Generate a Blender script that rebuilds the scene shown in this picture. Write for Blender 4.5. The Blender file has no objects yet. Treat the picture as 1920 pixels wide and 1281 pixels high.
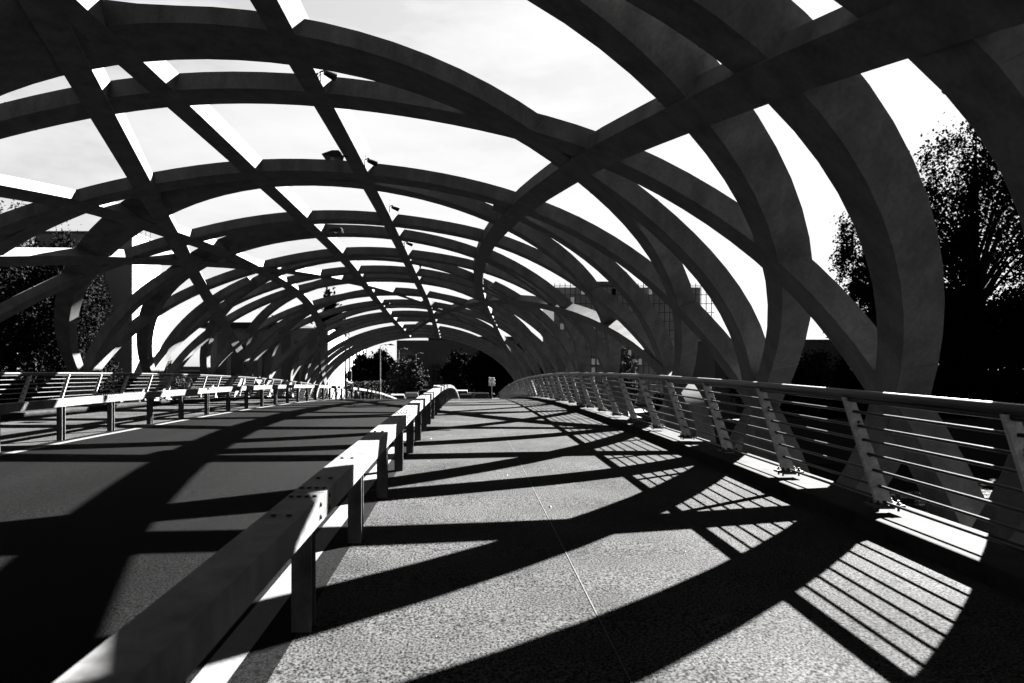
import bpy, bmesh, math, random
import numpy as np
from mathutils import Vector, Matrix
random.seed(7); rng = np.random.default_rng(7)
S = bpy.context.scene
COL = S.collection
R = math.radians

# ------------------------------------------------------------------ geometry of the bridge
# world: +Y runs along the bridge away from the camera, +X to the right, z = 0 deck level under the camera
XC, A, B = -3.8, 8.2, 5.4           # tube centre line and inner half axes
GA, GB = 0.027, 0.00103             # hogging deck profile
def g(s):
    if s > 66: return GA*66-GB*66*66 + (GA-2*GB*66)*(s-66)*math.exp(-(s-66)/3.0) - 0.25*(1-math.exp(-(s-66)/3.0))
    return GA*s-GB*s*s

# ------------------------------------------------------------------ small helpers
def tag(o, label=None, cat=None, group=None, kind=None):
    if label: o['label'] = label
    if cat: o['category'] = cat
    if group: o['group'] = group
    if kind: o['kind'] = kind
    return o
def empty(name, loc=(0,0,0), rz=0.0):
    o = bpy.data.objects.new(name, None); COL.objects.link(o)
    o.location = loc; o.rotation_euler = (0,0,rz); o.empty_display_size = .2
    return o
class MB:
    """collects boxes, tubes and sheets into one mesh"""
    def __init__(s): s.v=[]; s.f=[]; s.m=[]
    def add(s, vs, fs, mi=0):
        n=len(s.v); s.v += [tuple(p) for p in vs]; s.f += [tuple(i+n for i in f) for f in fs]; s.m += [mi]*len(fs)
        return s
    def box(s, x0,x1,y0,y1,z0,z1, mi=0, M=None):
        vs=[(x,y,z) for x in (x0,x1) for y in (y0,y1) for z in (z0,z1)]
        if M is not None: vs=[M@Vector(p) for p in vs]
        return s.add(vs, [(0,1,3,2),(4,6,7,5),(0,4,5,1),(2,3,7,6),(0,2,6,4),(1,5,7,3)], mi)
    def tube(s, pts, r, n=8, mi=0, cap=True):
        pts=[Vector(p) for p in pts]; rs = r if hasattr(r,'__len__') else [r]*len(pts)
        rings=[]; up=None
        for i,p in enumerate(pts):
            t=(pts[min(i+1,len(pts)-1)]-pts[max(i-1,0)]).normalized()
            if up is None:
                up = Vector((0,0,1)) if abs(t.z)<.9 else Vector((1,0,0))
            a=t.cross(up).normalized(); b=a.cross(t).normalized(); up=b
            rings.append([p+(a*math.cos(2*math.pi*k/n)+b*math.sin(2*math.pi*k/n))*rs[i] for k in range(n)])
        vs=[q for ring in rings for q in ring]; fs=[]
        for i in range(len(rings)-1):
            for k in range(n):
                k2=(k+1)%n; fs.append((i*n+k,i*n+k2,(i+1)*n+k2,(i+1)*n+k))
        if cap: fs += [tuple(range(n))[::-1], tuple((len(rings)-1)*n+k for k in range(n))]
        return s.add(vs, fs, mi)
    def build(s, name, mats, parent=None, smooth=False, bevel=0):
        me=bpy.data.meshes.new(name); me.from_pydata(s.v,[],s.f); me.update()
        mats = mats if isinstance(mats,(list,tuple)) else [mats]
        for m in mats: me.materials.append(m)
        me.polygons.foreach_set('material_index', s.m)
        bm=bmesh.new(); bm.from_mesh(me); bmesh.ops.recalc_face_normals(bm, faces=bm.faces); bm.to_mesh(me); bm.free()
        if smooth:
            me.polygons.foreach_set('use_smooth',[True]*len(me.polygons))
            try: me.set_sharp_from_angle(angle=R(40))
            except Exception: pass
        o=bpy.data.objects.new(name, me); COL.objects.link(o)
        if parent: o.parent=parent
        if bevel:
            b=o.modifiers.new('bevel','BEVEL'); b.width=bevel; b.segments=2; b.limit_method='ANGLE'
        return o
def copy_tree(o, parent=None):
    c=o.copy(); COL.objects.link(c); c.parent=parent
    for ch in list(o.children): copy_tree(ch, c)
    return c

# ------------------------------------------------------------------ materials
def mat(name, base, rough=.6, var=.25, scale=3.0, metal=0.0, spec=.12, stretch=None, fine=0.0, fine_scale=200, bump=0.0, bump_scale=40, detail=6):
    base*=.5; spec*=.5
    m=bpy.data.materials.new(name); m.use_nodes=True; nt=m.node_tree; N=nt.nodes; L=nt.links
    p=N['Principled BSDF']; p.inputs['Roughness'].default_value=rough; p.inputs['Metallic'].default_value=metal
    p.inputs['Specular IOR Level'].default_value=spec
    tc=N.new('ShaderNodeTexCoord'); mp=N.new('ShaderNodeMapping'); L.new(tc.outputs['Object'],mp.inputs[0])
    if stretch: mp.inputs['Scale'].default_value=stretch
    n1=N.new('ShaderNodeTexNoise'); n1.inputs['Scale'].default_value=scale; n1.inputs['Detail'].default_value=detail; n1.inputs['Roughness'].default_value=.6
    L.new(mp.outputs[0],n1.inputs[0])
    mr=N.new('ShaderNodeMapRange'); mr.inputs['From Min'].default_value=.3; mr.inputs['From Max'].default_value=.7
    mr.inputs['To Min'].default_value=base*(1-var); mr.inputs['To Max'].default_value=base*(1+var)
    L.new(n1.outputs[0],mr.inputs[0]); out=mr.outputs[0]
    if fine:
        n2=N.new('ShaderNodeTexNoise'); n2.inputs['Scale'].default_value=fine_scale; n2.inputs['Detail'].default_value=3
        L.new(tc.outputs['Object'],n2.inputs[0])
        r2=N.new('ShaderNodeMapRange'); r2.inputs['From Min'].default_value=.36; r2.inputs['From Max'].default_value=.64
        r2.inputs['To Min'].default_value=1-fine; r2.inputs['To Max'].default_value=1+fine; L.new(n2.outputs[0],r2.inputs[0])
        mu=N.new('ShaderNodeMath'); mu.operation='MULTIPLY'; L.new(out,mu.inputs[0]); L.new(r2.outputs[0],mu.inputs[1]); out=mu.outputs[0]
    cc=N.new('ShaderNodeCombineColor')
    for i in range(3): L.new(out,cc.inputs[i])
    L.new(cc.outputs[0],p.inputs['Base Color'])
    if bump:
        n3=N.new('ShaderNodeTexNoise'); n3.inputs['Scale'].default_value=bump_scale; n3.inputs['Detail'].default_value=4
        L.new(tc.outputs['Object'],n3.inputs[0])
        b=N.new('ShaderNodeBump'); b.inputs['Strength'].default_value=bump; b.inputs['Distance'].default_value=.004
        L.new(n3.outputs[0],b.inputs['Height']); L.new(b.outputs[0],p.inputs['Normal'])
    return m
M={}
M['steel']=mat('painted_steel',.060,.65,.34,2.6,0,.05,stretch=(1.5,1.5,.5),fine=.1,fine_scale=25,bump=.15,bump_scale=30)
M['asphalt']=mat('asphalt',.0012,.75,.35,.7,0,.012,stretch=(1,.12,1),fine=1.0,fine_scale=80,bump=.8,bump_scale=160)
M['walk']=mat('exposed_aggregate',.0128,.75,.30,1.1,0,.005,fine=.95,fine_scale=84,bump=1.0,bump_scale=70)
M['kerb']=mat('kerb_concrete',.0105,.9,.4,6,0,.02,fine=.1,fine_scale=60,bump=.3)
M['paint']=mat('road_paint',.032,.7,.12,6,0,.1,fine=.18,fine_scale=90)
M['joint']=mat('joint_sealant',.009,.6,.2,10)
M['gap']=mat('joint_gap',.012,.9,.2,10)
M['galv']=mat('galvanised_steel',.036,.6,.55,7,.0,.08,stretch=(1,1,.6),fine=.08,fine_scale=60,bump=.1)
M['stainless']=mat('stainless_steel',.03,.35,.12,6,.7,.2,stretch=(1,.1,1))
M['bar']=mat('rail_bar_steel',.014,.35,.2,6,.3,.12,stretch=(1,.1,1))
M['postplate']=mat('rail_post_steel',.22,.6,.4,14,0,.05,fine=.1,fine_scale=80)
M['dark']=mat('black_painted_metal',.004,.45,.2,8)
M['bolt']=mat('bolt_steel',.012,.5,.2,20,.3)
M['concrete']=mat('concrete_wall',.075,.85,.14,.7,0,.2,fine=.08,fine_scale=12,stretch=(1,1,.35))
M['concrete_light']=mat('pale_render',.14,.85,.06,.5,0,.2)
M['tower']=mat('tower_concrete',.10,.85,.12,.5,0,.2,stretch=(1,1,.3),fine=.06,fine_scale=8)
M['white']=mat('white_cladding',.16,.6,.05,1)
M['ground']=mat('ground_gravel',.005,.9,.3,.5,fine=.3,fine_scale=30)
M['bark']=mat('bark',.005,.9,.3,6,stretch=(1,1,.2))
M['grey']=mat('grey_cladding',.035,.6,.12,1.2,stretch=(1,1,.1))
M['mullion']=mat('facade_mullion',.012,.5,.1,1,0)
M['sky_pane']=mat('sky_reflection_white',.8,.7,.1,1)  # white base colour stands in for bright sky reflected in window panes
M['sign']=mat('sign_white',.7,.5,.03,1)
M['lamp']=mat('lamp_pole_paint',.05,.5,.1,2)
M['black_mullion']=mat('dark_mullion',.03,.5,.1,1,.2)
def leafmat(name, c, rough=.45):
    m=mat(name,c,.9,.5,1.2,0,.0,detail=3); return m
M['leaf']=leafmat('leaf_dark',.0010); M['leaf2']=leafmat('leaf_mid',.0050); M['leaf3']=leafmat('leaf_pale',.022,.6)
def glass(name, c, rough=.08):
    m=mat(name,c,rough,.35,.25,0,.25,detail=1); return m
M['glass']=glass('dark_glass',.003); M['glass2']=glass('office_glass',.13,.15); M['carglass']=glass('car_glass',.004,.06)
def carpaint(name,c): return mat(name,c,.3,.03,2,0,.3)
M['car_white']=carpaint('car_paint_white',.07); M['car_grey']=carpaint('car_paint_grey',.03); M['car_dark']=carpaint('car_paint_dark',.004)
M['tyre']=mat('tyre_rubber',.004,.8,.1,5); M['chrome']=mat('wheel_alloy',.4,.3,.1,5,.8)
m=bpy.data.materials.new('river_water'); m.use_nodes=True; p=m.node_tree.nodes['Principled BSDF']
p.inputs['Base Color'].default_value=(.002,.002,.002,1); p.inputs['Roughness'].default_value=.2; p.inputs['Specular IOR Level'].default_value=.06
nz=m.node_tree.nodes.new('ShaderNodeTexNoise'); nz.inputs['Scale'].default_value=1.6; nz.inputs['Detail'].default_value=5
tcw=m.node_tree.nodes.new('ShaderNodeTexCoord'); m.node_tree.links.new(tcw.outputs['Object'],nz.inputs[0])
bw=m.node_tree.nodes.new('ShaderNodeBump'); bw.inputs['Strength'].default_value=.6; bw.inputs['Distance'].default_value=.12
m.node_tree.links.new(nz.outputs[0],bw.inputs['Height']); m.node_tree.links.new(bw.outputs[0],p.inputs['Normal']); M['water']=m

# ------------------------------------------------------------------ tubular bridge: ribs on the elliptical tube
bridge=empty('bridge',(XC,20,0))
tag(bridge,'tubular steel road bridge whose crossing curved ribs arch over the carriageway and footways','bridge')
INV=Matrix.Translation(Vector((-XC,-20,0)))
def surf(s, th, off):
    """inner surface point pushed outwards by off (0..1 = full rib depth)"""
    c,w=math.cos(R(th)),math.sin(R(th))
    return Vector((XC+(A+.34*off)*c, s, g(s)+(B+.26*off)*w))
def cubic(xs, ys, x):
    """monotone-safe Catmull/Hermite interpolation"""
    n=len(xs)
    if x<=xs[0]: return ys[0]+(x-xs[0])*(ys[1]-ys[0])/(xs[1]-xs[0])
    if x>=xs[-1]: return ys[-1]+(x-xs[-1])*(ys[-1]-ys[-2])/(xs[-1]-xs[-2])
    i=max(k for k in range(n-1) if xs[k]<=x)
    h=xs[i+1]-xs[i]; t=(x-xs[i])/h
    def d(k):
        if k==0: return (ys[1]-ys[0])/(xs[1]-xs[0])
        if k==n-1: return (ys[-1]-ys[-2])/(xs[-1]-xs[-2])
        return (ys[k+1]-ys[k-1])/(xs[k+1]-xs[k-1])
    return (2*t**3-3*t*t+1)*ys[i]+(t**3-2*t*t+t)*h*d(i)+(-2*t**3+3*t*t)*ys[i+1]+(t**3-t*t)*h*d(i+1)
def sweep(name, quads, label=None):
    mb=MB(); vs=[]; fs=[]
    if name=='curved_rib':                       # raised weld beads round the box section
        for k in range(6,len(quads)-2,9+len(quads)%3):
            a,b_=quads[k],quads[k+1]; cen=sum(a,Vector())/4; dirn=(sum(b_,Vector())/4-cen).normalized()
            ring=[INV@(cen+(p-cen)*1.022+dirn*o_) for o_ in (-.014,.014) for p in a]
            mb.add(ring,[(i,(i+1)%4,4+(i+1)%4,4+i) for i in range(4)]+[(3,2,1,0),(4,5,6,7)])
    for q in quads: vs+=[INV@p for p in q]
    for i in range(len(quads)-1):
        for k in range(4):
            a,b=i*4+k,i*4+(k+1)%4; fs.append((a,b,b+4,a+4))
    n=(len(quads)-1)*4; fs+=[(3,2,1,0),(n,n+1,n+2,n+3)]
    mb.add(vs,fs); o=mb.build(name,M['steel'],bridge,smooth=True)
    if label: o['label']=label
    return o
def hoop(tab, fam, th0=-38, th1=218, wscale=1.0, lean_r=0.0, lean_l=0.0, depth=1.0, wtop=.09):
    """transverse rib: tab = [(theta, s)], fam sets a few mm so that no two faces share a plane"""
    tab=sorted(tab); xs=[t[0] for t in tab]; ys=[t[1] for t in tab]; e=fam*.012
    gx=np.arange(th0-24,th1+25,2.0); gy=np.array([cubic(xs,ys,v) for v in gx])
    for _ in range(2):
        pad=np.r_[2*gy[0]-gy[6:0:-1],gy,2*gy[-1]-gy[-2:-8:-1]]; kk=np.exp(-.5*(np.arange(-6,7)*2/4.5)**2); gy=np.convolve(pad,kk/kk.sum(),'valid')
    xs=list(gx); ys=list(gy)
    q=[]; th=th0
    while th<=th1+.01:
        s=cubic(xs,ys,th); w=math.sin(R(th)); hw=(.19+wtop*max(w,0)**4)*wscale+fam*.002
        ln=(lean_r if th<90 else lean_l)*max(w,0)**2*min(1,abs(math.cos(R(th)))*3); d1=1-e+(depth-1)*max(w,0)
        q.append((surf(s-hw,th,e),surf(s+hw,th,e),surf(s+hw+ln,th,d1),surf(s-hw+ln,th,d1))); th+=3
    o=sweep('curved_rib',q); return o
def diag(path, fam, hw=.19, shift=0.0):
    """longitudinal or oblique rib: path = [(s, theta)]"""
    e=-.02-fam*.012; P=[]
    for s,th in path: P.append((s,th))
    q=[]
    for i,(s,th) in enumerate(P):
        a=surf(*P[max(i-1,0)],0); b=surf(*P[min(i+1,len(P)-1)],0); t=(b-a).normalized()
        c=surf(s,th,0); n=(surf(s,th,1)-c).normalized(); bn=t.cross(n).normalized()*hw
        # keep the flange on the tube: convert the offset back to (s, theta)
        dth=math.degrees(math.hypot(bn.x,bn.z)/math.hypot(A*math.sin(R(th)),B*math.cos(R(th))))
        sgn=1 if (bn.x*(-A*math.sin(R(th)))+bn.z*(B*math.cos(R(th))))>0 else -1
        l=(s+bn.y,th+sgn*dth); r=(s-bn.y,th-sgn*dth)
        X_=Vector((shift,0,0)); q.append((surf(*l,e),surf(*r,e),surf(*r,1+e*.5)+X_,surf(*l,1+e*.5)+X_))
    return sweep('diagonal_rib',q)
def mirror_left(tab): return [(180-t,s) for t,s in tab]

# --- F+ family (feet lean away from the viewer)
MC=[(60,4.9),(50,4.95),(40,5.05),(32,5.3),(26,5.55),(19,5.95),(11,6.5),(0,7.3),(-20,9.0),(-38,10.5)]
M1=[(60,5.45),(55,5.6),(51,5.8),(46,6.1),(42,6.35),(36,6.6),(31,7.05),(26,7.4),(20,8.05),(16,8.55),(11,9.25),(0,10.6),(-20,13),(-38,15)]
T1=[(94,8.2),(80,8.17),(70,8.3),(64,8.48),(60,8.68),(54,9.0),(48,9.45),(41,9.75),(35,10.15),(30,10.6),(26,11.0),(20,11.7),(12,12.95),(0,14.8),(-20,17.5),(-38,20)]
T1+= [(103,8.42),(110,8.62),(117,8.95),(130,9.5),(145,10.8),(157,12.2),(168,13.4),(180,14.9),(200,17.5),(218,20)]
T3b=[(94,14.45),(82,14.45),(70,14.5),(60,14.6),(52,14.75),(45,14.95),(40,15.2),(34,15.7),(27,16.4),(23,17.0),(19,17.9),(14,18.9),(8,20.1),(0,21.5),(-20,24.5),(-38,27)]
T3b+=[(108,14.9),(120,15.6),(127,16.0),(132,16.3),(140,16.9),(146,17.4),(153,18.05),(162,18.95),(168,19.7),(180,21.2),(200,24.2),(218,26.5)]
T5p=[(94,20.0),(82,20.0),(70,20.0),(57,19.9),(45,20.1),(35,20.8),(25,22.0),(15,23.6),(5,25.3),(-5,27),(-20,29.5),(-38,32)]
T5p+=[(110,20.0),(120,20.2),(130,20.5),(137,20.95),(143,21.45),(147,21.8),(154,22.6),(161,23.3),(171,24.6),(180,26),(200,29.5),(218,32)]
for t in (MC,M1):
    full=t+[(75,t[0][1]-.35),(90,t[0][1]-.5),(105,t[0][1]-.35)]+mirror_left([q for q in t if q[0]<=60]); hoop(full,0,lean_r=-.25,lean_l=-.4,depth=1.3)
hoop(T1,0,lean_l=-1.1,depth=.8,wtop=.28); hoop(T3b,0,lean_l=-.9); hoop(T5p,0,lean_l=-.8)
# --- F- family (feet lean towards the viewer)
T2=[(110,10.0),(94,9.9),(80,9.8),(70,9.6),(60,9.2),(46,8.35),(40,8.1),(34,7.85),(28,7.45),(23,7.25),(17,7.0),(11,6.7),(0,6.0),(-20,4.6),(-38,3)]
T2+=[(125,9.8),(140,9.2),(155,8.0),(168,6.7),(180,5.9),(200,4.4),(218,3)]
T3a=[(108,13.85),(94,13.9),(82,13.9),(77,13.8),(69,13.55),(56,12.9),(52,12.7),(46,12.3),(39,12.0),(33,11.7),(26,11.35),(18,10.8),(10,10.1),(0,9.2),(-20,7.5),(-38,6)]
T3a+=[(120,13.5),(128,13.2),(133,13.0),(145,12.2),(157,11.2),(168,10.0),(180,9.1),(200,7.4),(218,6)]
T4m=[(94,18.25),(80,18.2),(70,18.0),(57,17.0),(50,16.7),(41,16.2),(35,15.8),(28,15.3),(20,14.5),(12,13.8),(0,12.8),(-20,11),(-38,9.5),(110,18.1),(120,17.9),(130,17.3),(145,16.2),(157,15.0),(168,13.8),(180,12.8),(200,11),(218,9.5)]
T6m=[(94,23.3),(80,23.2),(70,22.9),(58,21.9),(53,21.6),(47,21.1),(42,20.9),(36,20.4),(32,20.1),(25,19.9),(17,19.8),(12,19.7),(0,19),(-20,17.5),(-38,16),(110,23.4),(120,23.1),(129,22.8),(136,22.3),(144,21.9),(152,21.4),(159,21.0),(166,20.6),(180,19.6),(200,18),(218,16)]
for t in (T2,T3a,T4m,T6m): hoop(t,1)
T0=[(90,6.7),(75,6.6),(60,6.0),(46,5.1),(40,4.85),(28,4.25),(17,3.75),(11,3.4),(0,2.7),(-20,1.2),(-38,0),(110,6.75),(125,6.4),(140,5.8),(155,4.7),(168,3.4),(180,2.5),(200,1),(218,0)]
hoop(T0,1,100,218,wscale=1.2)
# --- upright family, springing from the nodes
def upright(tab, th0, th1): hoop(tab,2,th0,th1)
upright([(60,3.75),(45,3.85),(37,3.8),(29,3.8),(24,4.0),(18,4.32),(11,4.68),(5,5.0),(-20,6.5),(-38,7.4)],-38,60)
upright([(60,9.2),(50,9.3),(43,9.4),(35,9.42),(27,9.4),(20,9.35),(11,9.75),(0,10),(-20,10.5),(-38,11)],-38,54)
upright([(60,13.5),(45,13.3),(37,13.3),(28,13.3),(22,13.5),(15,13.75),(11,13.95),(0,14),(-38,14.5)],-38,60)
upright([(168,9.8),(150,9.4),(130,9.4),(218,10.5)],126,218)
upright([(166,13.8),(150,13.4),(125,13.6),(218,14.4)],120,218)
upright([(120,20.1),(218,20.5)],120,218)
upright([(-38,20.2),(60,19.4)],-38,58)
# --- the far half of the tube
for (apx,foot,fam) in ((23.9,29.5,0),(28.2,34.0,0),(32.6,38.6,0),(37.7,43.2,0),(41.6,47.0,0),
                       (26.9,24.2,1),(29.0,26.0,1),(33.2,29.5,1),(36.6,33.8,1),(41.1,38.4,1),(44.0,43.0,1)):
    d=foot-apx
    f=lambda th:(apx+d*(1-abs(math.sin(R(th))))**(1.0)*1.25 if th>=0 and th<=180 else apx+d*1.25+d*.8*math.sin(R(abs(th if th<0 else th-180))))
    hoop([(t,f(t)) for t in range(-38,219,8)],fam)
for s_ in (25.0,34.0):
    upright([(-38,s_),(56,s_-.5)],-38,56); upright([(122,s_-.5),(218,s_)],122,218)
for s_ in (47.3,49.2,51.2,53.0):
    hoop([(t,s_-.35*math.sin(R(max(0,min(180,t))))*((-1)**int(s_))) for t in range(-38,219,16)],int(s_)%2)
# --- oblique and longitudinal ribs
def rs(tab,step=1.0):
    tab=sorted(tab); xs=[t[0] for t in tab]; ys=[t[1] for t in tab]; s=xs[0]; out=[]
    while s<=xs[-1]+.01: out.append((s,cubic(xs,ys,s))); s+=step
    return out
diag(rs([(-8,79.2),(0,79.1),(8,79.0),(17,78.8),(26,79.0),(36,78.6),(53.4,79.8)]),0,.165,.06)
diag(rs([(-8,95.4),(0,95.4),(8,95.4),(14,95.6),(24,95.6),(30,96.8),(36,98.0),(42,98.3),(53.2,97)]),1,.18,.10)
diag(rs([(-6,168),(0,152),(5,138),(11.6,125),(13.5,121.5),(16.7,119),(20.3,117),(28.7,117.5),(36,124),(42.4,134),(53.0,163)]),2,.19,.06)
diag(rs([(-6,8),(0,26),(2.5,34.5),(4,38.4),(5.1,41),(6.4,43.7),(8.2,47.3),(9.6,49.5),(12.5,53.4),(16.6,57.2),(19.5,58.5),(22.5,59),(27,57.7),(33,52.3),(39.5,43.2),(43.2,34),(46,25),(50,14),(53,5)]),3,.185,-.18)
def plane(k, th0, th1, fam, shift=0.0):
    out=[]; th=th0
    while th<=th1+.01:
        out.append((k[0]+k[1]*math.cos(R(th))+k[2]*math.sin(R(th)),th)); th+=3
    return diag(out,fam,.19,shift)
plane((16.7,-22.6,-12.4),62,200,4,.12)
plane((21.4,19.4,11.0),0,182,5)
plane((44.6,-32.2,3.5),-12,96,6)

# ------------------------------------------------------------------ deck and its surfaces
YS=[-14+i*.5 for i in range(int((66+14)/.5)+1)]
def strip(x0,x1,z0,z1,ys=YS):
    """box running along the hogging deck between x0..x1 and z0..z1 above the deck line"""
    mb=MB(); vs=[];fs=[]
    for y in ys:
        h=g(y); vs+=[(x0,y,h+z0),(x1,y,h+z0),(x1,y,h+z1),(x0,y,h+z1)]
    n=len(ys)
    for i in range(n-1):
        for k in range(4): a,b=i*4+k,i*4+(k+1)%4; fs.append((a,b,b+4,a+4))
    e=(n-1)*4; fs+=[(3,2,1,0),(e,e+1,e+2,e+3)]
    mb.add(vs,fs); return mb
def sheet(x0,x1,z,ys=YS):
    mb=MB(); vs=[];fs=[]
    for y in ys: vs+=[(x0,y,g(y)+z),(x1,y,g(y)+z)]
    for i in range(len(ys)-1): fs.append((2*i,2*i+1,2*i+3,2*i+2))
    mb.add(vs,fs); return mb
def struct(name,mb,m,**k): return tag(mb.build(name,m,**k),kind='structure')
KX0,KX1=6.89,7.45
struct('bridge_deck',strip(XC-7.4,XC+7.4,-.55,-.012),M['kerb'])
struct('road',strip(XC-3.0,XC+2.96,-.01,0),M['asphalt'])
struct('walkway',strip(XC+2.965,XC+KX0,-.01,.0),M['walk'])
struct('walkway',strip(XC-KX0,XC-3.005,-.01,.0),M['walk'])
struct('kerb',strip(XC+KX0+.002,XC+KX1,-.02,.125),M['kerb'],bevel=.012)
struct('kerb',strip(XC-KX1,XC-KX0-.002,-.02,.125),M['kerb'],bevel=.012)
struct('road_marking',sheet(-1.15,-1.0,.004),M['paint'])
struct('road_marking',sheet(-6.60,-6.45,.004),M['paint'])
struct('walkway_joint',sheet(.683,.689,.004),M['joint'])

for gx,gy,lab in ((-.68,12.3,'small slotted drain grate at the walkway edge beside the right barrier'),(-7.35,12.7,'small slotted drain grate at the edge of the left footway')):
    mb=MB(); zz=g(gy)
    mb.box(gx,gx+.36,gy,gy+.012,zz+.002,zz+.012); mb.box(gx,gx+.36,gy+.188,gy+.2,zz+.002,zz+.012)
    for k in range(8): mb.box(gx+k*.05,gx+k*.05+.022,gy+.013,gy+.187,zz+.002,zz+.012)
    tag(mb.build('drain_grate',M['kerb']),lab,'drain grate')
mb=MB(); rr=random.Random(3)
for k in range(150):
    x_=rr.uniform(-.85,2.95); y_=2.2+11*rr.random()**1.5; r_=rr.uniform(.003,.009)*(2.0 if rr.random()<.12 else 1); z_=g(y_)+.003; a_=rr.random()*6
    mb.add([(x_+r_*math.cos(a_+j*2.1)*(1+.5*(j%2)),y_+r_*math.sin(a_+j*2.1),z_+.002*j) for j in range(3)]+[(x_,y_,z_+r_*.8)],[(0,1,3),(1,2,3),(2,0,3),(2,1,0)])
tag(mb.build('grit',M['joint']),'scattered grit and leaf scraps on the right footway','grit',kind='stuff')

# ------------------------------------------------------------------ railings
def railing(side,label):
    base=XC+side*7.1
    root=empty('railing',(base,0,0)); tag(root,label,'railing','railings along the outer edges of the footways')
    def at(t,y):   # t: 0 foot .. 1 top of the leaning post
        return Vector((-side*.30*t, y, g(y)+.15+.90*t))
    ys=[-13+i*1.0 for i in range(74)]
    MB().tube([at(1.0,y)+Vector((0,0,.02)) for y in ys],.034,14).build('handrail',M['stainless'],root,smooth=True)
    MB().tube([at(.972,y) for y in ys],.020,10).build('rail_bar',M['bar'],root,smooth=True)
    for t in (.865,.74,.62,.495,.355,.215,.075):
        MB().tube([at(t,y) for y in ys],.012,8).build('rail_bar',M['bar'],root,smooth=True)
    post=None; k=0; y=-11.46
    while y<60:
        if post is None:
            mb=MB(); a,b=Vector((0,0,.16)),Vector((-side*.30,0,1.04)); w=.055
            vs=[]
            for p_,ww in ((a,w+.012),(b,w-.012)):
                for dy in (-.016,.016): vs+=[p_+Vector((-ww,dy,0)),p_+Vector((ww,dy,0))]
            mb.add(vs,[(0,1,3,2),(4,6,7,5),(0,4,5,1),(2,3,7,6),(0,2,6,4),(1,5,7,3)])
            for t in (.2,.48,.78):
                c=a.lerp(b,t); mb.tube([c+Vector((0.01,-.024,0)),c+Vector((0.01,.024,0))],.012,8,1)
            post=mb.build('post',[M['postplate'],M['bolt']],root,bevel=.003)
            mb=MB(); mb.box(-.13,.11,-.07,.07,.032+.15-.0,.052+.15)
            for dx in (-.09,.07):
                for dy in (-.045,.045):
                    mb.tube([(dx,dy,.15),(dx,dy,.235)],.009,8,1); mb.tube([(dx,dy,.2025),(dx,dy,.218)],.018,6,1)
            mb.build('base_plate',[M['galv'],M['bolt']],post)
            o=post
        else:
            o=copy_tree(post,root)
        o.location=(0,y,g(y)); y+=1.5; k+=1
    return root
railing(1,'stainless bar railing leaning inward over the right footway edge, nearest the viewer')
railing(-1,'stainless bar railing along the far left footway, behind the left crash barrier')

# ------------------------------------------------------------------ crash barriers (box beam on posts)
def barrier(x0,x1,px0,px1,label):
    root=empty('crash_barrier',((x0+x1)/2,0,0)); c=(x0+x1)/2; tag(root,label,'crash barrier','box beam barriers beside the carriageway')
    y=-5.84; i=0
    while y<59:
        ys=[y+.003+j*(4.494/6) for j in range(7)]
        mb=MB(); vs=[];fs=[]
        for yy in ys:
            h=g(yy); vs+=[(x0-c,yy,h+.56),(x1-c,yy,h+.56),(x1-c,yy,h+.69),(x0-c,yy,h+.69)]
        for a_ in range(6):
            for k in range(4): p_,q_=a_*4+k,a_*4+(k+1)%4; fs.append((p_,q_,q_+4,p_+4))
        fs+=[(3,2,1,0),(24,25,26,27)]; mb.add(vs,fs)
        for yy,n in ((y+.10,4),(y+4.5-.10,4),(y+.36,2),(y+1.04,2),(y+2.54,2),(y+4.04,2)):
            for j in range(n):
                xx=(x0-c)+(x1-x0)*((j+.7)/(n+.4) if n==4 else (.3+.4*j)); h=g(yy)+.69
                mb.tube([(xx,yy,h-.002),(xx,yy,h+.010)],.0125,10,1)
            if n==4:
                for zz in (.595,.655): 
                    for xs_ in (x1-c,):
                        mb.tube([(xs_-.002,yy,g(yy)+zz),(xs_+.010,yy,g(yy)+zz)],.0125,10,1)
        mb.build('beam',[M['galv'],M['bolt']],root,bevel=.010)
        y+=4.5; i+=1
    post=None; y=-1.3
    while y<59:
        if post is None:
            mb=MB(); mb.box(px0-c,px1-c,-.045,-.037,0.0,.562); mb.box(px0-c,px1-c,.037,.045,0.0,.562); mb.box(px0-c+.004,px0-c+.012,-.0368,.0368,0,.562)
            post=mb.build('post',M['galv'],root)
            o=post
        else: o=copy_tree(post,root)
        o.location=(0,y,g(y)); y+=1.5
barrier(-.865,-.70,-.865,-.765,'pale box beam crash barrier running between the road and the near right footway')
barrier(-6.90,-6.735,-6.83,-6.735,'pale crash barrier on the left side of the road, before the left footway')

# ------------------------------------------------------------------ ground, river, street beyond the bridge
def flat(name,x0,x1,y0,y1,z,m): 
    mb=MB(); mb.add([(x0,y0,z),(x1,y0,z),(x1,y1,z),(x0,y1,z)],[(0,1,2,3)]); return struct(name,mb,m)
flat('ground',-1200,1200,53,2400,-2.99,M['ground'])
flat('river',-1200,1200,-60,53,-6.5,M['water'])
flat('ground',-1200,1200,-900,-60,-3.2,M['ground'])
mb=MB(); mb.box(-400,400,52.6,53.4,-7.5,-2.9); struct('river_bank',mb,M['ground'])
mb=MB(); mb.box(-400,400,-60.4,-59.6,-7.5,-3.0); struct('river_bank',mb,M['concrete'])
struct('road',sheet(-7.2,3.4,.012,[60+i*2 for i in range(120)]),M['asphalt'])
mb=MB(); mb.box(3.4,9,66.5,180,-2.985,-2.84); struct('pavement',mb,M['kerb'])
mb=MB(); mb.box(-11.5,-7.2,66.5,300,-2.985,-2.84); struct('pavement',mb,M['kerb'])

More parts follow.
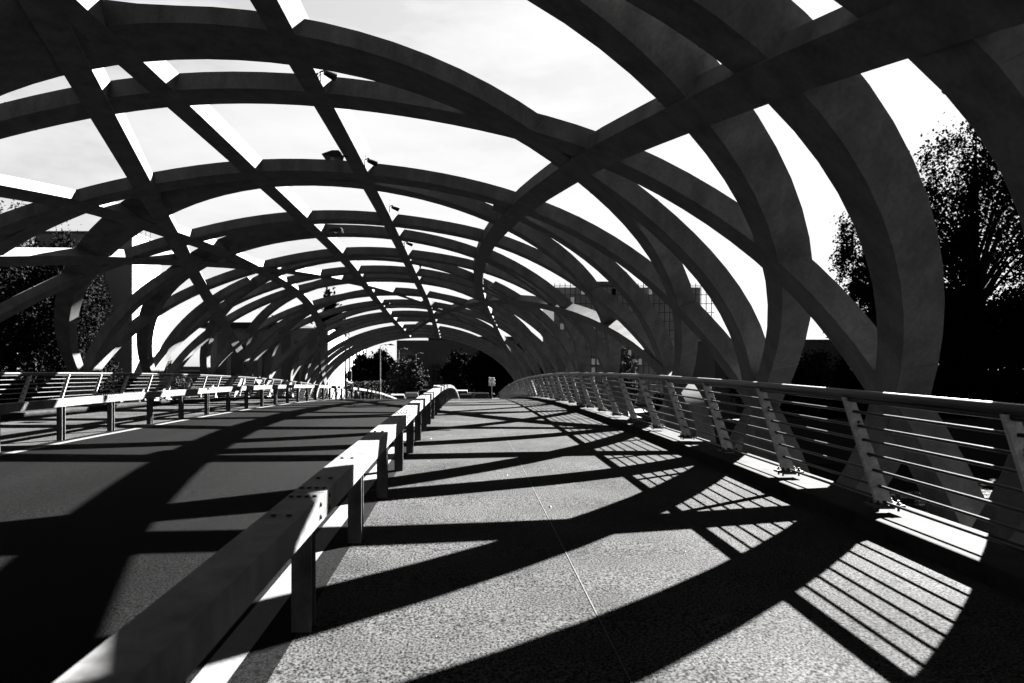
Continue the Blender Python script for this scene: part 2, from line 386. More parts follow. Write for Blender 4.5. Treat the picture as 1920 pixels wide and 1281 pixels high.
# ------------------------------------------------------------------ trees and bushes
def tree(name,label,cat,x,y,z0,H,rx,rz,cz,n,leaf,m,clumps=60,trunk_r=.25,group=None,spread=.16,limbs=10,ry=None):
    """crown of leaf quads gathered in clumps inside an ellipsoid centred cz above the base"""
    ry=ry or rx
    root=empty(name,(x,y,z0)); tag(root,label,cat,group)
    c=rng.normal(size=(clumps,3)); c/=np.linalg.norm(c,axis=1)[:,None]; c*=(rng.random((clumps,1))**.45)*.88
    wgt=rng.random(clumps)*.9+.35; wgt/=wgt.sum()
    idx=rng.choice(clumps,size=n,p=wgt); p=c[idx]+rng.normal(size=(n,3))*spread*(rng.random((n,1))*.9+.35)
    p[:,2]=np.where(p[:,2]<-.95,-.95,p[:,2])
    # crown narrows a little at the top
    k=1-.28*np.clip(p[:,2],0,1); P=np.c_[p[:,0]*rx*k,p[:,1]*ry*k,p[:,2]*rz+cz]
    P=P[P[:,2]>.05]; n=len(P)
    a=rng.normal(size=(n,3)); a/=np.linalg.norm(a,axis=1)[:,None]
    b=np.cross(a,rng.normal(size=(n,3))); b/=np.linalg.norm(b,axis=1)[:,None]
    sz=leaf*(rng.random((n,1))*.8+.55)
    V=np.stack([P-a*sz,P+b*sz*.55,P+a*sz,P-b*sz*.55],1).reshape(-1,3)
    me=bpy.data.meshes.new('crown'); me.vertices.add(4*n); me.vertices.foreach_set('co',V.ravel())
    me.loops.add(4*n); me.loops.foreach_set('vertex_index',np.arange(4*n))
    me.polygons.add(n); me.polygons.foreach_set('loop_start',np.arange(n)*4); me.polygons.foreach_set('loop_total',np.full(n,4))
    me.update(calc_edges=True); me.materials.append(m)
    o=bpy.data.objects.new('crown',me); COL.objects.link(o); o.parent=root
    mb=MB(); top=cz+rz*.75
    mb.tube([(0,0,-.2),(.05*rx,0,top*.35),(-.03*rx,.04*rx,top*.7),(0,0,top)],[trunk_r,trunk_r*.75,trunk_r*.45,trunk_r*.1],8)
    for i in range(limbs):
        q=c[i%clumps]; e=Vector((q[0]*rx*.85,q[1]*ry*.85,q[2]*rz*.85+cz)); 
        st=Vector((0,0,max(.15*top,min(e.z*.62,top*.8)))); mid=st.lerp(e,.5)+Vector((0,0,.06*rz))
        mb.tube([st,mid,e],[trunk_r*.38,trunk_r*.22,trunk_r*.06],5)
    mb.build('trunk',M['bark'],root,smooth=True)
    return root
def px(p,d): return (p-875)*d/1200.0
def pz(v,d): return 1.38+(690-v)*d/1200.0
G0=-2.98
def tr(name,label,cat,p,d,top,halfw,n,leaf,m,low=None,**k):
    """p: lateral bearing, top: elevation bearing of the crown top; low: bottom of the crown"""
    x=px(p,d); zt=pz(top,d); H=zt-G0; rx=halfw*d/1200.0
    zl=G0+.08*H if low is None else pz(low,d); rz=(zt-zl)/2; cz=(zt+zl)/2-G0
    return tree(name,label,cat,x,d,G0,H,rx,rz,cz,n,leaf,m,**k)
GR='riverside trees right of the bridge'; GL='riverside trees left of the bridge'
tr('poplar_tree','tallest dark poplar with airy crown against the sky at the right edge','tree',1832,62,180,162,32000,.165,M['leaf'],low=640,clumps=190,spread=.085,limbs=46,trunk_r=.5,group=GR)
tr('poplar_tree','tree cut by the right edge of the view, beside the tallest poplar','tree',1990,64,330,110,9000,.22,M['leaf'],clumps=90,spread=.11,limbs=16,trunk_r=.4,group=GR)
tr('broadleaf_tree','dark tree with ragged left edge seen between the two nearest right ribs','tree',1640,58,335,80,16000,.15,M['leaf'],low=640,clumps=110,spread=.10,limbs=20,trunk_r=.35,group=GR)
tr('broadleaf_tree','low dense dark tree under the tallest poplar','tree',1760,57,520,130,15000,0.26,M['leaf'],clumps=90,spread=.14,limbs=10,group=GR)
tr('broadleaf_tree','low dense dark tree at the right edge behind the railing','tree',1960,56,520,140,9000,.2,M['leaf'],clumps=80,spread=.14,limbs=8,group=GR)
tr('bush','dark shrub between the kinked rib and the outermost right rib','bush',1532,55,652,52,6000,.13,M['leaf2'],clumps=60,spread=.15,limbs=5,group='bushes on the river bank')
tr('bush','dark shrub behind the railing below the tall right trees','bush',1640,55,640,80,6000,.14,M['leaf'],clumps=60,spread=.16,limbs=5,group='bushes on the river bank')
tr('bush','small shrub in front of the low corrugated building','bush',1385,55,655,28,3500,.11,M['leaf2'],clumps=40,spread=.16,limbs=5,group='bushes on the river bank')
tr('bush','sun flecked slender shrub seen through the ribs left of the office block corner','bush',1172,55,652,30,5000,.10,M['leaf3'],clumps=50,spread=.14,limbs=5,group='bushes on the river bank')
tr('bush','low shrub below the railing beside the slender shrub','bush',1240,54.5,735,34,3000,.11,M['leaf2'],clumps=40,spread=.16,limbs=4,group='bushes on the river bank')
tr('bush','small shrub at the far end of the right railing','bush',955,61,725,22,2500,.09,M['leaf3'],clumps=30,spread=.18,limbs=4,group='bushes on the river bank')
# left bank
tr('broadleaf_tree','tall dark tree at the left edge of the view','tree',20,58,355,105,24000,.14,M['leaf2'],clumps=120,spread=.10,limbs=24,trunk_r=.4,group=GL)
tr('broadleaf_tree','dark tree just left of the concrete tower','tree',125,56,412,85,24000,.13,M['leaf2'],clumps=120,spread=.10,limbs=20,trunk_r=.35,group=GL)
tr('broadleaf_tree','low dense tree below the tall left trees behind the railing','tree',60,55,500,120,16000,.12,M['leaf2'],clumps=90,spread=.13,limbs=8,group=GL)
tr('bush','shrub at the foot of the concrete tower behind the left railing','bush',190,54.5,655,40,4500,.11,M['leaf2'],clumps=50,spread=.16,limbs=4,group='bushes on the left bank')
tr('bush','round shrub between the tower and the slatted low building','bush',303,56,655,32,5000,.10,M['leaf2'],clumps=50,spread=.15,limbs=4,group='bushes on the left bank')
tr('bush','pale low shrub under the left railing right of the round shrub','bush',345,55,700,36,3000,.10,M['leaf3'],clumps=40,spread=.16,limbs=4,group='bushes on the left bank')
tr('poplar_tree','slim tree rising behind the white finned building','tree',618,125,540,34,9000,0.4,M['leaf'],clumps=70,spread=.13,limbs=12,trunk_r=.4,group='trees beyond the left building')
tr('poplar_tree','small treetop above the flat roofed concrete building','tree',500,95,578,22,2500,.2,M['leaf'],clumps=40,spread=.14,limbs=8,group='trees beyond the left building')
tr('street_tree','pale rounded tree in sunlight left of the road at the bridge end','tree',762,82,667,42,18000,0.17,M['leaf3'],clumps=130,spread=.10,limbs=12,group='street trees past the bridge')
tr('street_tree','dark tree behind the lamp post row, left of the rounded pale tree','tree',712,97,658,36,11000,0.24,M['leaf'],clumps=70,spread=.13,limbs=10,group='street trees past the bridge')
tr('street_tree','second dark tree behind the ivy fence, touching the finned building','tree',680,100,664,26,7000,0.24,M['leaf'],clumps=50,spread=.13,limbs=8,group='street trees past the bridge')
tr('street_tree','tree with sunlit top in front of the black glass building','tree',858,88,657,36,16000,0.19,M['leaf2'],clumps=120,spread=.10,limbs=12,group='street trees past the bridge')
tr('street_tree','large dark tree behind the road sign','tree',918,80,648,46,16000,0.22,M['leaf'],clumps=110,spread=.12,limbs=12,group='street trees past the bridge')
tr('street_tree','dark tree right of the road sign behind the end of the railing','tree',985,84,640,50,12000,0.24,M['leaf'],clumps=90,spread=.13,limbs=10,group='street trees past the bridge')
tr('street_tree','dark tree between the right ribs and the glass office block','tree',1080,88,630,60,8000,.16,M['leaf'],clumps=80,spread=.14,limbs=10,group='street trees past the bridge')
for k,(p,d,top,hw) in enumerate([(1625,74,585,60),(1720,72,540,75),(1830,70,560,80),(1940,71,530,90),(2080,72,520,100)]):
    tr('broadleaf_tree',('lower tree of the dark belt behind the poplar, %s')%['at its left end','second from its left end','in its middle','second from its right end','at its right end'][k],'tree',p,d,top,hw,7000,.26,M['leaf'],low=700,clumps=60,spread=.17,limbs=5,group='dark tree belt right of the bridge')
for k,(p,d,top,hw) in enumerate([(-60,70,520,90),(50,72,500,80),(140,71,560,45)]):
    tr('broadleaf_tree',('lower tree of the dark belt on the left bank, %s')%['at its left end','in its middle','beside the tower'][k],'tree',p,d,top,hw,6000,.26,M['leaf'],low=700,clumps=60,spread=.17,limbs=5,group='dark tree belt left of the bridge')
def belt(name,label,x0,x1,y,top,n,leaf):
    P=np.c_[x0+(x1-x0)*rng.random(n),y+rng.normal(size=n)*1.2,G0+(top-G0)*rng.random(n)**.8*(.85+.15*np.sin(np.linspace(0,1,n)))]
    a=rng.normal(size=(n,3)); a/=np.linalg.norm(a,axis=1)[:,None]; b=np.cross(a,rng.normal(size=(n,3))); b/=np.linalg.norm(b,axis=1)[:,None]
    V=np.stack([P-a*leaf,P+b*leaf*.6,P+a*leaf,P-b*leaf*.6],1).reshape(-1,3)
    me=bpy.data.meshes.new(name); me.from_pydata(V.tolist(),[],[(4*i,4*i+1,4*i+2,4*i+3) for i in range(n)]); me.materials.append(M['leaf'])
    o=bpy.data.objects.new(name,me); COL.objects.link(o); tag(o,label,'undergrowth',kind='stuff')
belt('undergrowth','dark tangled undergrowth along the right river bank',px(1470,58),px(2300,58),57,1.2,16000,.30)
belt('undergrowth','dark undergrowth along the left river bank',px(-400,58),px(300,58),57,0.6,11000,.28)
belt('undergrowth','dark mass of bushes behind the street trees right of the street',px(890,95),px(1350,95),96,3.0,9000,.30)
# ivy fence left of the street
def leafwall(root,x0,y0,x1,y1,z0,z1,n,leaf,m,thick=.5):
    t=rng.random(n); P=np.c_[x0+(x1-x0)*t,y0+(y1-y0)*t,z0+(z1-z0)*rng.random(n)**.9]+rng.normal(size=(n,3))*[thick*.4,thick*.4,.12]
    a=rng.normal(size=(n,3)); a/=np.linalg.norm(a,axis=1)[:,None]; b=np.cross(a,rng.normal(size=(n,3))); b/=np.linalg.norm(b,axis=1)[:,None]
    V=np.stack([P-a*leaf,P+b*leaf*.5,P+a*leaf,P-b*leaf*.5],1).reshape(-1,3)
    me=bpy.data.meshes.new('ivy'); me.from_pydata(V.tolist(),[],[(4*i,4*i+1,4*i+2,4*i+3) for i in range(n)]); me.materials.append(m)
    o=bpy.data.objects.new('ivy',me); COL.objects.link(o); o.parent=root
root=empty('ivy_fence',(0,0,0)); tag(root,'ivy covered fence beside the street, left of the pale rounded tree','fence')
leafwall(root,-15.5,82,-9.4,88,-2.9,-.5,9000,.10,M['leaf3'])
mb=MB(); mb.tube([(-15.5,82,-.75),(-9.4,88,-.75)],.03); mb.tube([(-15.5,82,-2.0),(-9.4,88,-2.0)],.03); mb.build('fence_rail',M['grey'],root)
for i in range(7):
    t=i/6; mb=MB(); mb.tube([(-15.5+6.1*t,82+6*t,-2.98),(-15.5+6.1*t,82+6*t,-.6)],.04); mb.build('post',M['grey'],root)

# ------------------------------------------------------------------ buildings
def bld(name,label,x,y,rz=0): return tag(empty(name,(x,y,G0),rz),label,'building')
# concrete tower left
b=bld('concrete_tower','plain concrete tower with dark front and bright sunlit side behind the left ribs',-37.4,62)
mb=MB(); mb.box(-4.5,5.0,0,4.4,0,17.4); mb.build('wall',M['tower'],b)
mb=MB(); mb.box(-4.6,5.08,-.08,4.5,17.402,17.6); mb.build('roof_edge',M['grey'],b)
mb=MB()
for xx in (-1.1,2.3): mb.box(xx,xx+.05,-.03,-.002,.1,17.3)
mb.build('drainpipe',M['grey'],b)
mb=MB()
for k in range(5): mb.tube([(4.7,.4+k*.95,17.6),(4.7,.4+k*.95,18.5)],.03)
mb.tube([(4.7,.4,18.5),(4.7,4.2,18.5)],.03); mb.tube([(4.7,.4,18.05),(4.7,4.2,18.05)],.02); mb.build('roof_railing',M['dark'],b)
b=bld('apartment_block','pale block with tall dark slots rising behind the concrete tower',-41.0,78)
mb=MB(); mb.box(-6,1.8,0,4,0,19.6); mb.build('wall',M['concrete_light'],b)
for xx in (-1.2,.1,1.1): mb=MB(); mb.box(xx,xx+.5,-.05,-.003,13,19); mb.build('window',M['glass'],b)
# slatted low building
b=bld('low_building','low building with white horizontal sun louvres seen between the left ribs',px(352,66),66)
mb=MB(); mb.box(-3.2,2.2,0,5,0,4.5); mb.build('wall',M['grey'],b)
for k in range(6): mb=MB(); mb.box(-.9,1.6,-.5,-.05,.9+k*.62,1.02+k*.62); mb.build('louvre',M['white'],b)
# concrete building with flat dark roof
b=bld('concrete_building','grey board marked concrete building with dark overhanging roof behind the left ribs',px(520,68),68)
mb=MB(); mb.box(-7.5,5.4,0,9,0,8.6); mb.build('wall',M['concrete'],b)
mb=MB(); mb.box(-8.3,2.0,-.9,9.4,8.602,9.15); mb.build('roof',M['dark'],b)
for xx in (-6.4,-3.1,.4,3.2): mb=MB(); mb.box(xx,xx+1.0,-.04,-.003,.4,8.0); mb.build('wall_panel',M['grey'],b)
for xx in (-4.9,-1.6,1.8): mb=MB(); mb.box(xx,xx+.5,-.05,-.003,1.2,7.2); mb.build('window',M['glass'],b)
# white finned building, facade facing the street
b=bld('finned_building','white building with narrow vertical fins facing the street at the left bridge end',-17.2,112,0)
ang=math.atan2(21.0-17.2,112-78)
b.rotation_euler=(0,0,-ang)
mb=MB(); mb.box(-9,-.35,-36,0,0,8.5); mb.build('wall',M['glass'],b)
mb=MB(); mb.box(-9.1,.25,-36.1,.1,8.502,9.0); mb.build('roof_edge',M['white'],b)
mb=MB(); mb.box(-.345,-.2,-36,0,1.85,2.15); mb.build('floor_band',M['white'],b)
for k in range(18):
    mb=MB(); yy=-35.9+k*2.0; mb.box(-.345,-.29,yy,yy+1.15,2.16,8.48); mb.build('fin',M['white'],b)
for k in range(12):
    mb=MB(); yy=-35.9+k*3; mb.box(-.345,-.25,yy,yy+1.2,.0,1.84); mb.build('pillar',M['white'],b)
# black glass building
b=bld('glass_building','black glass office building with thin pale mullions beyond the street trees',-13.3,122)
mb=MB(); mb.box(0,26,0,14,0,9.45); mb.build('glass_facade',M['glass'],b)
mb=MB(); mb.box(-.05,26.05,-.05,14,9.453,9.62); mb.build('roof_edge',M['black_mullion'],b)
mb=MB(); mb.box(5.8,26,3,12,9.63,10.5); mb.build('roof_plant',M['dark'],b)
for k in range(29): mb=MB(); mb.box(k*.93-.03,k*.93+.03,-.10,-.003,.1,9.44); mb.build('mullion',M['black_mullion'],b)
for z in (1.6,4.1,6.7): mb=MB(); mb.box(0,26,-.08,-.003,z,z+.08); mb.build('transom',M['black_mullion'],b)
# right office block with grid facade
b=bld('office_block','many storeyed office block with a fine grid glass facade behind the right ribs',px(1040,76),76)
Wd=px(1337,76)-px(1040,76)
mb=MB(); mb.box(0,Wd-1.3,.6,12,0,14.0); mb.build('glass_facade',M['glass2'],b)
mb=MB(); mb.box(4.6,8.2,2,9,14.003,14.9); mb.build('roof_plant',M['grey'],b)
mb=MB(); mb.box(7.4,8.6,.3,.59,0,14.0); mb.build('stair_panel',M['concrete_light'],b)
k=0; xx=0
while xx<=Wd+.01: mb=MB(); mb.box(xx-.035,xx+.035,-.06,.0,.1,14.4); mb.build('mullion',M['mullion'],b); xx+=.62
for k in range(14): mb=MB(); mb.box(-.1,Wd+.1,-.10,-.065,.4+k*1.05,.47+k*1.05); mb.build('transom',M['mullion'],b)
r2=random.Random(4)
for k in range(46):
    ix=r2.randrange(1,27); iz=r2.randrange(2,13); mb=MB(); mb.box(ix*.62+.08,ix*.62+.54,.50,.59,.55+iz*1.05,1.25+iz*1.05); mb.build('sky_reflection_pane',M['sky_pane'],b)  # random panes painted white to imitate sky brightness in the glass
# low corrugated building and its plant box
b=bld('corrugated_building','long low building of ribbed grey sheet right of the office block',px(1340,60),60)
Wl=px(1640,60)-px(1340,60)
mb=MB(); mb.box(0,Wl,0,8,0,6.9); 
mb.build('wall',M['grey'],b)
for k in range(60): mb=MB(); xx=k*Wl/60; mb.box(xx,xx+.10,-.06,-.003,.05,6.85); mb.build('wall_rib',M['grey'],b)
mb=MB(); mb.box(-.1,Wl+.1,-.15,8.1,6.903,7.02); mb.build('roof_edge',M['dark'],b)
mb=MB(); mb.box(-.1,1.0,1,3,7.03,7.9); mb.build('roof_plant',M['dark'],b)

# ------------------------------------------------------------------ street furniture past the bridge
def lamp(x,y,label,arm=1.0,h=6.8):
    r=empty('street_lamp',(x,y,-2.98)); tag(r,label,'street lamp','street lamps beside the street')
    mb=MB(); mb.tube([(0,0,0),(0,0,h*.5),(0,0,h)],[.08,.065,.045],10); mb.build('pole',M['lamp'],r,smooth=True)
    if arm:
        mb=MB(); mb.tube([(0,0,h-.02),(arm*.5,0,h+.12),(arm,0,h+.1)],.025,8); mb.build('arm',M['lamp'],r,smooth=True)
        mb=MB(); mb.tube([(arm-.1,0,h+.10),(arm+.15,0,h+.13),(arm+.6,0,h+.06)],[.05,.12,.03],10); mb.build('lamp_head',M['lamp'],r,smooth=True)
    return r
lamp(px(713,70),70,'nearest street lamp, leftmost thin pole before the dark trees')
lamp(px(748,86),86,'second street lamp, its head before the black glass building',.6)
lamp(-8.9,112,'third street lamp in the row, head above the pale rounded tree',.7)
lamp(-9.5,140,'fourth street lamp in the row',.8)
lamp(-9.9,170,'farthest street lamp in the row',.8)
r=empty('traffic_light',(px(649,60),60,-2.4)); tag(r,'black traffic light seen from behind above the left barrier','traffic light')
mb=MB(); mb.tube([(0,0,-.6),(0,0,3.9)],.05,10); mb.build('pole',M['dark'],r,smooth=True)
mb=MB(); mb.box(.12,.52,-.10,.10,2.65,3.5); mb.build('signal_head',M['dark'],r,bevel=.04)
for k in range(3): mb=MB(); mb.tube([(.32,.10,2.8+k*.27),(.32,.28,2.78+k*.27)],[.11,.10],12,cap=False); mb.build('visor',M['dark'],r)
# road sign with two plates
r=empty('road_sign',(px(922,62),62,g(62))); tag(r,'white road sign with two stacked picture plates on a thin pole right of the street','road sign')
mb=MB(); mb.tube([(0,0,0),(0,0,2.75)],.035,10); mb.build('pole',M['lamp'],r,smooth=True)
for z,nm in ((2.35,0),(1.93,1)):
    mb=MB(); mb.box(-.29,.29,-.06,-.045,z,z+.40); pl=mb.build('sign_plate',M['sign'],r,bevel=.01)
    mb=MB()
    mb.box(-.235,.235,-.068,-.0605,z+.345,z+.365); mb.box(-.235,.235,-.068,-.0605,z+.035,z+.055); mb.box(-.235,-.215,-.068,-.0605,z+.056,z+.344); mb.box(.215,.235,-.068,-.0605,z+.056,z+.344)
    if nm==0:
        T=Matrix.Translation(Vector((0,0,z+.2)))@Matrix.Rotation(R(-40),4,'Y')
        mb.box(-.16,.16,-.067,-.0605,-.03,.03,0,T); mb.box(.0,.1,-.066,-.0605,z+.22,z+.31); mb.box(-.13,-.04,-.066,-.0605,z+.08,z+.13)
    else:
        mb.tube([(0,-.067,z+.28),(0,-.0605,z+.28)],.045,12); mb.box(-.05,.05,-.066,-.0605,z+.13,z+.22); mb.box(-.05,-.015,-.066,-.0605,z+.07,z+.129); mb.box(.015,.05,-.066,-.0605,z+.07,z+.129)
        mb.box(-.12,-.055,-.066,-.0605,z+.17,z+.2); mb.box(.055,.12,-.066,-.0605,z+.17,z+.2)
    mb.build('pictogram',M['dark'],pl)

# ------------------------------------------------------------------ parked cars (rears towards the viewer)
def car(label,paint,x,y,rz=0,w=1.75,h=1.46,l=4.1,estate=True,group='cars parked past the bridge end'):
    r=empty('parked_car',(x,y,g(y)+.012 if y<66 else -2.96),rz); tag(r,label,'car',group)
    hw=w/2
    prof=[(0,.32),(-.03,.62),(.05,.92),(.32 if estate else .75,h-.06),(.6 if estate else 1.1,h),(1.9,h),(2.35,h-.10),(2.95,.95),(3.9,.80),(l,.60),(l,.30)]
    mb=MB(); n=len(prof)
    def sec(k): # half width shrinks with height
        y_,z_=prof[k]; ww=hw if z_<.95 else hw*(1-.20*(z_-.95)/(h-.95)); return ww
    vs=[(-sec(k),prof[k][0],prof[k][1]) for k in range(n)]+[(sec(k),prof[k][0],prof[k][1]) for k in range(n)]
    fs=[tuple(range(n))[::-1],tuple(range(n,2*n))]+[(k,(k+1)%n,n+(k+1)%n,n+k) for k in range(n)]
    mb.add(vs,fs); mb.build('body',paint,r,bevel=.05)
    # rear window follows the tailgate
    p0,p1=Vector((0,prof[2][0],prof[2][1])),Vector((0,prof[3][0],prof[3][1])); nrm=Vector((0,-(p1.z-p0.z),(p1.y-p0.y))).normalized()*.02
    a,b_=p0.lerp(p1,.10)+nrm,p0.lerp(p1,.88)+nrm; mb=MB()
    mb.add([a+Vector((-hw*.86,0,0)),a+Vector((hw*.86,0,0)),b_+Vector((hw*.70,0,0)),b_+Vector((-hw*.70,0,0)),
            a-nrm+Vector((-hw*.86,0,0)),a-nrm+Vector((hw*.86,0,0)),b_-nrm+Vector((hw*.70,0,0)),b_-nrm+Vector((-hw*.70,0,0))],
           [(0,1,2,3),(7,6,5,4),(0,4,5,1),(1,5,6,2),(2,6,7,3),(3,7,4,0)]); mb.build('rear_window',M['carglass'],r)
    for sx in (-1,1):
        mb=MB(); zt=h-.12; wt=hw*(1-.20*(zt-.95)/(h-.95)); e=.012*sx
        mb.add([(sx*hw*.995+e,.45,.97),(sx*hw*.995+e,2.75,.97),(sx*wt+e,2.2,zt),(sx*wt+e,.6,zt),(sx*hw*.97,.45,.97),(sx*hw*.97,2.75,.97),(sx*wt*.97,2.2,zt),(sx*wt*.97,.6,zt)],
               [(0,1,2,3),(7,6,5,4),(0,4,5,1),(1,5,6,2),(2,6,7,3),(3,7,4,0)]); mb.build('side_window',M['carglass'],r)
        mb=MB(); mb.box(min(sx*hw*.98,sx*hw*.80),max(sx*hw*.98,sx*hw*.80),-.05,.02,.66,.88); mb.build('tail_light',M['grey'],r)
        mb=MB(); mb.box(min(sx*(hw+.02),sx*(hw+.2)),max(sx*(hw+.02),sx*(hw+.2)),2.55,2.7,.92,1.06); mb.build('mirror',paint,r,bevel=.02)
        for yy in (.75,3.3):
            mb=MB(); mb.tube([(sx*(hw-.20),yy,.31),(sx*(hw+.01),yy,.31)],.31,20); wl=mb.build('wheel',M['tyre'],r)
            mb=MB(); mb.tube([(sx*(hw+.012),yy,.31),(sx*(hw+.025),yy,.31)],.19,14); mb.build('rim',M['chrome'],wl)
    mb=MB(); mb.box(-hw*.95,hw*.95,-.10,-.035,.34,.56); mb.build('bumper',paint,r,bevel=.02)
    mb=MB(); mb.box(-.26,.26,-.115,-.104,.42,.53); mb.build('number_plate',M['sign'],r)
    return r
car('white hatchback parked left of the road, nearest of the left cars',M['car_white'],px(746,69),69,R(8))
car('dark saloon parked behind the white hatchback',M['car_dark'],px(772,74),74,R(6),estate=False)
car('grey car parked fourth along the left kerb',M['car_grey'],px(797,84),84)
car('white van like car farthest along the left kerb',M['car_white'],px(822,92),92,0,1.85,1.8,4.6)
car('silver estate car straddling the road end right of the barrier, nearest of the right cars',M['car_grey'],px(903,65.5),65.5,0)
car('black car just left of the silver estate car',M['car_dark'],px(874,70),70,R(-3))
car('pale small car mostly hidden left of the black car',M['car_white'],px(866,82),82)
# motor scooter between the right cars: rear view
r=empty('scooter',(px(886.5,67.5),67.5,-2.75)); tag(r,'dark motor scooter parked between the black car and the silver estate','scooter')
for yy in (.2,1.45):
    mb=MB(); mb.tube([(-.06,yy,.24),(.06,yy,.24)],.24,18); mb.build('wheel',M['tyre'],r)
mb=MB(); mb.tube([(0,.0,.55),(0,.35,.68),(0,.8,.5),(0,1.1,.45),(0,1.3,.75)],[.10,.17,.14,.12,.12],10); mb.build('body',M['car_dark'],r,smooth=True)
mb=MB(); mb.tube([(0,.05,.80),(0,.7,.82)],[.12,.10],10); mb.build('seat',M['dark'],r,smooth=True)
mb=MB(); mb.tube([(-.32,1.2,1.05),(0,1.3,1.0),(.32,1.2,1.05)],.02,8); mb.build('handlebar',M['dark'],r)
mb=MB(); mb.add([(-.18,1.36,1.0),(.18,1.36,1.0),(.14,1.25,1.45),(-.14,1.25,1.45),(-.18,1.38,1.0),(.18,1.38,1.0),(.14,1.27,1.45),(-.14,1.27,1.45)],[(0,1,2,3),(7,6,5,4),(0,4,5,1),(1,5,6,2),(2,6,7,3),(3,7,4,0)]); mb.build('windscreen',M['glass2'],r)

# ------------------------------------------------------------------ lights fixed to the ribs
def lantern(p,d,v,label,size=.36):
    """flat wedge lantern hung beside the longitudinal rib"""
    r=empty('lantern',(px(p,d),d,pz(v,d))); tag(r,label,'light fitting','lanterns hung from the bridge ribs'); s_=size
    mb=MB(); mb.add([(-s_/2,-.15,-.03),(s_/2-.02,-.15,-.045),(s_/2,-.15,.02),(s_/2-.05,-.15,.07),(0,-.15,.07),(-s_/2-.02,-.15,0),
                     (-s_/2,.15,-.03),(s_/2-.02,.15,-.045),(s_/2,.15,.02),(s_/2-.05,.15,.07),(0,.15,.07),(-s_/2-.02,.15,0)],
              [(5,4,3,2,1,0),(6,7,8,9,10,11)]+[(k,(k+1)%6,6+(k+1)%6,6+k) for k in range(6)]); mb.build('housing',M['dark'],r,bevel=.008)
    mb=MB(); mb.box(-.06,.04,-.08,.08,-.052,-.038); mb.build('lens',M['glass2'],r)
    mb=MB(); mb.tube([(s_/2-.02,0,.0),(s_/2+.10,0,.0),(s_/2+.14,0,.05)],.018,8); mb.build('bracket',M['dark'],r)
lantern(625,12.4,293,'largest black wedge lantern, hung against the open sky left of the longest top rib')
lantern(630,19.0,433,'slim lantern under the fourth arch between the two top ribs',.42)
lantern(718,36,570,'lantern below the middle of the arch near the far end',.8)
lantern(800,44,596,'small lantern at the crossing of the far oblique ribs',.8)
lantern(371,26.5,607,'black lantern at the rib crossing on the left, over open sky',.40)
def spot(p,d,v,label,k=1.0):
    r=empty('spotlight',(px(p,d),d,pz(v,d))); tag(r,label,'spotlight','small spotlights standing on the longest top rib'); r.scale=(k,k,k)
    mb=MB(); mb.tube([(-.10,0,-.12),(-.10,0,.02),(-.03,0,.06)],.012,8); mb.build('bracket',M['dark'],r)
    mb=MB(); mb.tube([(-.03,-.05,.0),(.03,.0,-.01),(.11,.06,-.03)],[.045,.055,.065],12); mb.build('lamp_head',M['dark'],r,smooth=True)
    mb=MB(); mb.tube([(-.10,0,.02),(-.09,0,.14),(-.12,0,.22)],.005,6); mb.build('cable',M['dark'],r)
spot(614,8.95,138,'spotlight nearest the viewer on the long top rib',.9)
spot(694,12.6,302,'second spotlight along the long top rib, above the third arch')
spot(738,16.1,389,'third spotlight along the long top rib, with its wire loop')
spot(765,20.8,456,'fourth spotlight along the long top rib',1.1)
spot(782,26.5,498,'fifth and farthest spotlight along the long top rib',1.2)

# ------------------------------------------------------------------ camera, light, sky
cam=bpy.data.cameras.new('camera'); co=bpy.data.objects.new('camera',cam); COL.objects.link(co)
co.location=(0,0,1.38); co.rotation_euler=(R(90),0,0)
cam.sensor_width=36; cam.lens=22.5; cam.shift_x=(960-875)/1920; cam.shift_y=(690-640.5)/1920
cam.clip_start=.05; cam.clip_end=3000; S.camera=co
cam.dof.use_dof=True; cam.dof.focus_distance=8.0; cam.dof.aperture_fstop=2.8
SUNV=Vector((1.09,.92,1.0)).normalized()
sun=bpy.data.lights.new('sun','SUN'); so=bpy.data.objects.new('sun',sun); COL.objects.link(so)
so.rotation_euler=SUNV.to_track_quat('Z','Y').to_euler(); so.location=(30,20,40)
sun.energy=5; sun.angle=R(.5); sun.color=(1,.99,.98)
W=bpy.data.worlds.new('World'); S.world=W; W.use_nodes=True; nt=W.node_tree; N=nt.nodes; L=nt.links
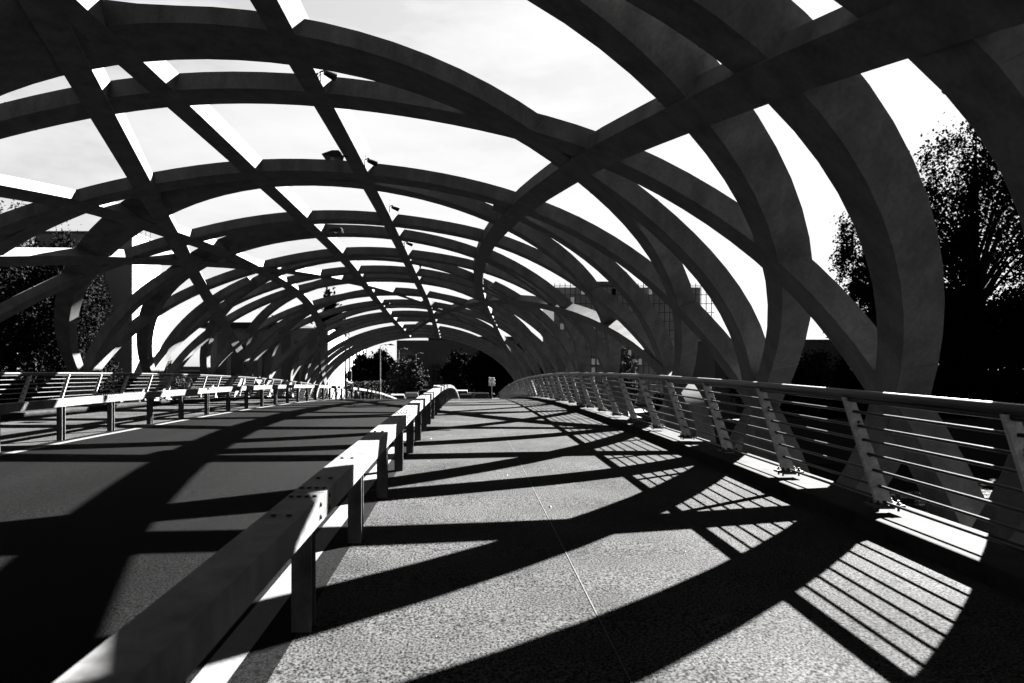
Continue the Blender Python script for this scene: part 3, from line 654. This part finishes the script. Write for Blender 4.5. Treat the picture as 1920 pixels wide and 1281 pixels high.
sky=N.new('ShaderNodeTexSky'); sky.sky_type='NISHITA'; sky.sun_disc=False
sky.sun_elevation=math.asin(SUNV.z); sky.sun_rotation=math.atan2(SUNV.x,SUNV.y); sky.dust_density=2.0
bwn=N.new('ShaderNodeSeparateColor'); L.new(sky.outputs[0],bwn.inputs[0])
tc=N.new('ShaderNodeTexCoord'); mp=N.new('ShaderNodeMapping'); mp.inputs['Scale'].default_value=(1,1.6,3.5); L.new(tc.outputs['Generated'],mp.inputs[0])
nz=N.new('ShaderNodeTexNoise'); nz.inputs['Scale'].default_value=2.2; nz.inputs['Detail'].default_value=7; nz.inputs['Roughness'].default_value=.6; L.new(mp.outputs[0],nz.inputs[0])
mr=N.new('ShaderNodeMapRange'); mr.inputs['From Min'].default_value=.45; mr.inputs['From Max'].default_value=.78; mr.inputs['To Min'].default_value=.26; mr.inputs['To Max'].default_value=.85; L.new(nz.outputs[0],mr.inputs[0])
mu=N.new('ShaderNodeMath'); mu.operation='MULTIPLY'; L.new(bwn.outputs[0],mu.inputs[0]); L.new(mr.outputs[0],mu.inputs[1])
sc_=N.new('ShaderNodeMath'); sc_.operation='MULTIPLY'; sc_.inputs[1].default_value=.73; L.new(mu.outputs[0],sc_.inputs[0]); ad=N.new('ShaderNodeMath'); ad.operation='ADD'; ad.inputs[1].default_value=.30; L.new(mu.outputs[0],ad.inputs[0])
dv=N.new('ShaderNodeMath'); dv.operation='DIVIDE'; L.new(sc_.outputs[0],dv.inputs[0]); L.new(ad.outputs[0],dv.inputs[1]); mu=N.new('ShaderNodeMath'); mu.operation='MULTIPLY'; mu.inputs[1].default_value=.5; L.new(dv.outputs[0],mu.inputs[0])
cc=N.new('ShaderNodeCombineColor')
for i in range(3): L.new(mu.outputs[0],cc.inputs[i])
L.new(cc.outputs[0],N['Background'].inputs['Color']); N['Background'].inputs['Strength'].default_value=.05
S.view_settings.view_transform='Standard'; S.view_settings.look='None'; S.view_settings.exposure=6.0; S.view_settings.gamma=1
